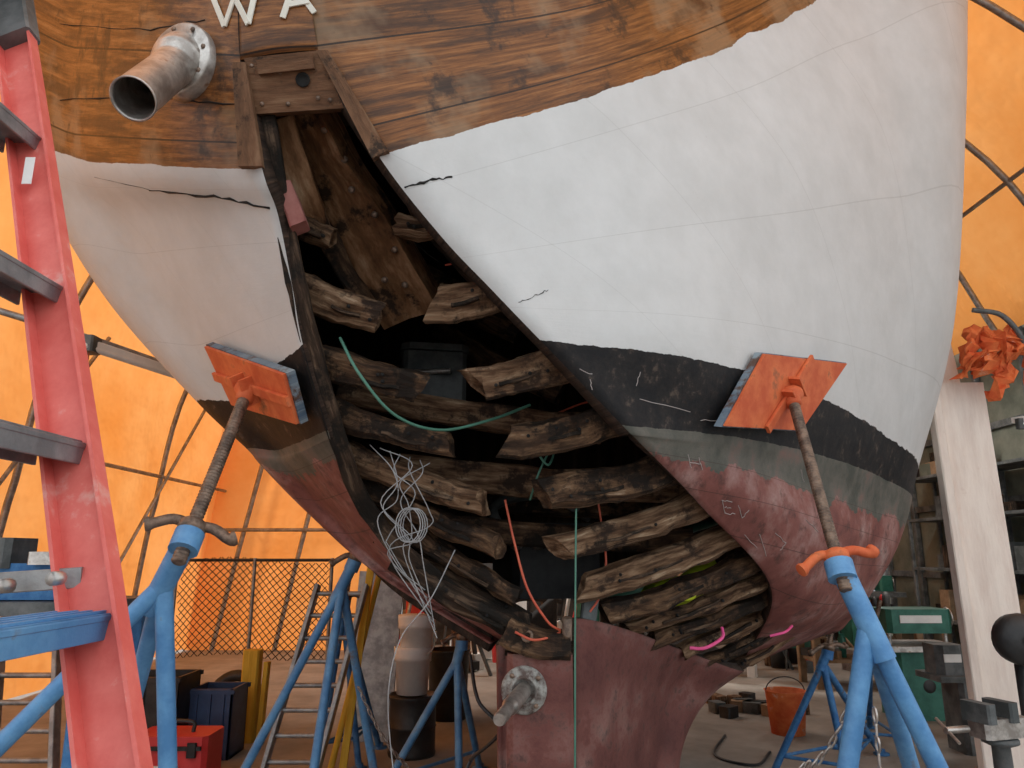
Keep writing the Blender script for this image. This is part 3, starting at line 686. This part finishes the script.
def machine(name,x,y,s=1,mt=GRN):
    b=B(); o=Vector((x,y,0))
    b.box(o+Vector((0,0,.35*s)),(.5*s,.4*s,.7*s),mt,bev=.03); b.box(o+Vector((0,0,.74*s)),(.95*s,.5*s,.06*s),GREY,bev=.01)
    b.box(o+Vector((-.28*s,0,.92*s)),(.3*s,.35*s,.3*s),mt,bev=.05); b.box(o+Vector((.3*s,0,.88*s)),(.18*s,.22*s,.2*s),mt,bev=.03)
    b.tube([o+Vector((-.1*s,0,.93*s)),o+Vector((.22*s,0,.93*s))],.03*s,STEEL,12)
    b.box(o+Vector((-.28*s,-.18*s,.94*s)),(.18*s,.01,.08*s),WHTP)
    b.lathe(o+Vector((.4*s,0,.9*s)),(1,0,0),[(.07*s,0),(.08*s,.01),(.07*s,.02),(0,.02)],STEEL,16)
    for i in range(3): b.lathe(o+Vector((.05+i*.1*s-.15,-.2*s,.5*s)),(0,-1,0),[(.025*s,0),(.025*s,.03),(0,.03)],BLKP,10)
    return b.emit(name)
b=B(); o=Vector((W(912,640,7.6).x,7.6,0))
b.box(o+Vector((0,0,.3)),(.55,.45,.6),GRN,bev=.04); b.box(o+Vector((0,-.02,.64)),(.75,.6,.05),STEEL,bev=.01); b.box(o+Vector((0,0,.88)),(.62,.4,.22),GRN,bev=.04)
b.box(o+Vector((0,-.205,.9)),(.4,.01,.07),WHTP,bev=.002)
for sx in(-.27,.27): b.lathe(o+Vector((sx,-.1,.65)),(0,0,1),[(.025,0),(.025,.15)],STEEL,12)
b.lathe(o+Vector((.36,0,.9)),(1,0,0),[(.02,-.04),(.02,.0),(.09,.0),(.1,.01),(.09,.02),(0,.02)],STEEL,18); b.lathe(o+Vector((0,-.2,.3)),(0,-1,0),[(.08,0),(.09,.02),(.03,.03),(0,.03)],BLKP,18)
b.emit('thickness_planer')
machine('metal_lathe',W(990,740,6.0).x+.1,6.3,.75,GREY)
machine('table_saw',5.6,12.3,1.2)
b=B(); o=Vector((W(1000,740,4.3).x,4.3,0)); b.lathe(o,(0,0,1),[(0,0),(.16,0),(.16,.03),(.05,.05),(.045,.5),(.09,.52),(.09,.54),(0,.54)],GREY,18)
b.box(o+Vector((0,0,.6)),(.3,.14,.1),STEEL,.3,bev=.02); b.box(o+Vector((-.12,-.04,.68)),(.06,.18,.1),GREY,.3,bev=.01); b.box(o+Vector((.03,.01,.68)),(.06,.18,.1),GREY,.3,bev=.01)
b.tube([o+Vector((-.2,-.06,.6)),o+Vector((-.34,-.1,.6))],.018,STEEL,10); b.tube([o+Vector((-.33,-.2,.56)),o+Vector((-.33,.0,.64))],.008,STEEL,8); b.emit('pedestal_vise')
# dark shop stool / grinder guard by the right edge
b=B(); o=Vector((W(1018,655,5.0).x,5.0,0)); b.lathe(o,(0,0,1),[(0,0),(.2,0),(.2,.03),(.03,.06),(.03,.82),(0,.82)],BLKP,20); b.lathe(o+Vector((-.02,-.08,.98)),(0,-1,0),[(0,-.06),(.15,-.06),(.16,0),(.15,.06),(.04,.07),(0,.07)],BLKP,24); b.lathe(o+Vector((-.02,-.155,.98)),(0,-1,0),[(.03,0),(.03,.02),(0,.02)],STEEL,12); b.emit('pedestal_grinder')
wb=empty('workbench',(W(950,690,7).x+.25,9.3,0))
b=B(); o=wb.location.copy(); b.box(o+Vector((0,0,.8)),(1.3,.6,.06),CARD)
for sx in(-.6,.6):
    for sy in(-.25,.25): b.box(o+Vector((sx,sy,.39)),(.08,.08,.78),CARD)
b.box(o+Vector((0,0,.3)),(1.2,.5,.04),CARD); b.emit('bench_frame',wb)
b=B(); ms=[GREY,CARD,BLKP,GREY,WHTP,BLKP,GRN,STEEL,CARD,RIB,RED]
for i in range(46):
    sh_=i%2; x=random.uniform(-.55,.55); yy=random.uniform(-.22,.2); z=.83 if sh_ else .32; hh=random.uniform(.05,.28)
    if random.random()<.5: b.box(o+Vector((x,yy,z+hh/2)),(random.uniform(.05,.2),random.uniform(.05,.15),hh),random.choice(ms),random.random(),bev=.006)
    else: b.lathe(o+Vector((x,yy,z)),(0,0,1),[(0,0),(.04,0),(.045,hh*.8),(.02,hh),(0,hh)],random.choice(ms),12)
b.emit('bench_clutter',wb)
b=B()
for i in range(70):
    x=random.uniform(3.5,5.0); yy=random.uniform(10.2,12.5); s_=random.uniform(.1,.3); z=random.choice([0,0,.3,.6])
    if random.random()<.4: b.box((x,yy,s_/2+z),(s_,s_*random.uniform(.6,1.3),s_),random.choice(ms),random.random()*3,bev=.01)
    elif random.random()<.5: b.tube([(x,yy,z),(x+random.uniform(-.5,.5),yy,z+random.uniform(.3,1.2))],random.uniform(.01,.03),random.choice(ms),8)
    else: b.lathe((x,yy,z),(0,0,1),[(0,0),(s_*.4,0),(s_*.45,s_*1.3),(0,s_*1.35)],random.choice(ms),14)
b.emit('scrap_pile')
b=B()
for i in range(130):
    x=random.uniform(-1.7,3.1); yy=random.uniform(9.8,12.6); s_=random.uniform(.1,.32); z=random.choice([0,0,.3,.6,.9])
    if random.random()<.45: b.box((x,yy,s_/2+z),(s_,s_*random.uniform(.6,1.3),s_*random.uniform(.6,1.8)),random.choice(ms),random.random()*3,bev=.01)
    else: b.tube([(x,yy,z),(x+random.uniform(-.3,.3),yy,z+random.uniform(.4,1.4))],random.uniform(.015,.04),random.choice(ms),8)
b.emit('stored_parts_pile')
b=B()
for z in (.6,1.3,2.0,2.6): b.box((6.25,9,z),(.5,5,.04),GREY)
for yy in (6.6,8.2,9.8,11.4):
    for x in (6.02,6.47): b.box((x,yy,1.35),(.05,.05,2.7),GREY)
for i in range(60):
    z=random.choice([.62,1.32,2.02,2.62]); hh=random.uniform(.1,.4); b.box((random.uniform(6.1,6.4),random.uniform(6.7,11.3),z+hh/2),(random.uniform(.1,.3),random.uniform(.1,.35),hh),random.choice([GREY,CARD,BLKP,RIBD,GREY,WALLG]),bev=.006)
b.emit('storage_shelf')
b=B(); g=W(788,728,6.9); g.z=0; b.lathe(g,(0,0,1),[(0,0),(.14,0),(.17,.34),(.18,.35),(.165,.35),(.14,.05),(0,.05)],SCARLET,24); b.tube([g+Vector((.17*math.cos(t),0,.34+.12*math.sin(t))) for t in [i*math.pi/12 for i in range(13)]],.005,BLKP,6); b.emit('orange_pail')
def chain(a,c,sag,name='chain'):
    b=B(); a=Vector(a);c=Vector(c); n=int((c-a).length/.035)
    for i in range(n):
        t=i/n; p=a.lerp(c,t)-Vector((0,0,sag*4*t*(1-t))); d=(c-a).normalized(); s_=Vector((0,0,1)) if i%2 else d.cross(Vector((0,0,1))).normalized()
        if s_.length<.1: s_=Vector((1,0,0))
        b.tube([p+d*.022*math.cos(x)+s_*.012*math.sin(x) for x in [k*2*math.pi/10 for k in range(11)]],.004,STEEL,6)
    b.emit(name)
chain(W(800,768,2.6),W(850,700,2.5),.05); chain(W(875,715,2.4),W(882,790,2.4),0); chain(W(360,690,4.1),W(410,768,4.3),.05)
b=B(); b.tube(smooth([G(725,735,.01),G(715,755,.01),G(755,765,.01),G(770,752,.01)],8),.01,BLKP,8)
b.tube(smooth([W(470,655,3.4),W(478,700,3.3),W(500,730,3.3),W(470,760,3.5)],8),.008,BLKP,8); b.emit('power_cord')
b=B()
for i in range(12):
    p=G(random.uniform(715,800),random.uniform(700,718)); b.box((p.x,p.y,.05),(random.uniform(.1,.35),.12,.1),random.choice([CARD,RIB,GREY,BLKP]),random.random()*3)
b.emit('timber_offcuts')

# ================= light + camera
w=bpy.data.worlds.new('sky'); SC.world=w; w.use_nodes=True
bg=w.node_tree.nodes['Background']; bg.inputs[0].default_value=(.90,.95,1,1); bg.inputs[1].default_value=1.45
s=bpy.data.lights.new('sun','SUN'); s.energy=2.4; s.angle=.05; s.color=(1,.95,.88)
so=bpy.data.objects.new('sun',s); SC.collection.objects.link(so); so.rotation_euler=Vector((-.62,.5,.75)).to_track_quat('Z','Y').to_euler()
cd=bpy.data.cameras.new('camera'); cd.sensor_width=36; cd.lens=F/1024*36; cd.clip_end=200
co=bpy.data.objects.new('camera',cd); SC.collection.objects.link(co); co.location=CAM; co.rotation_euler=(math.pi/2+PIT,0,0); SC.camera=co
SC.view_settings.view_transform='Standard'
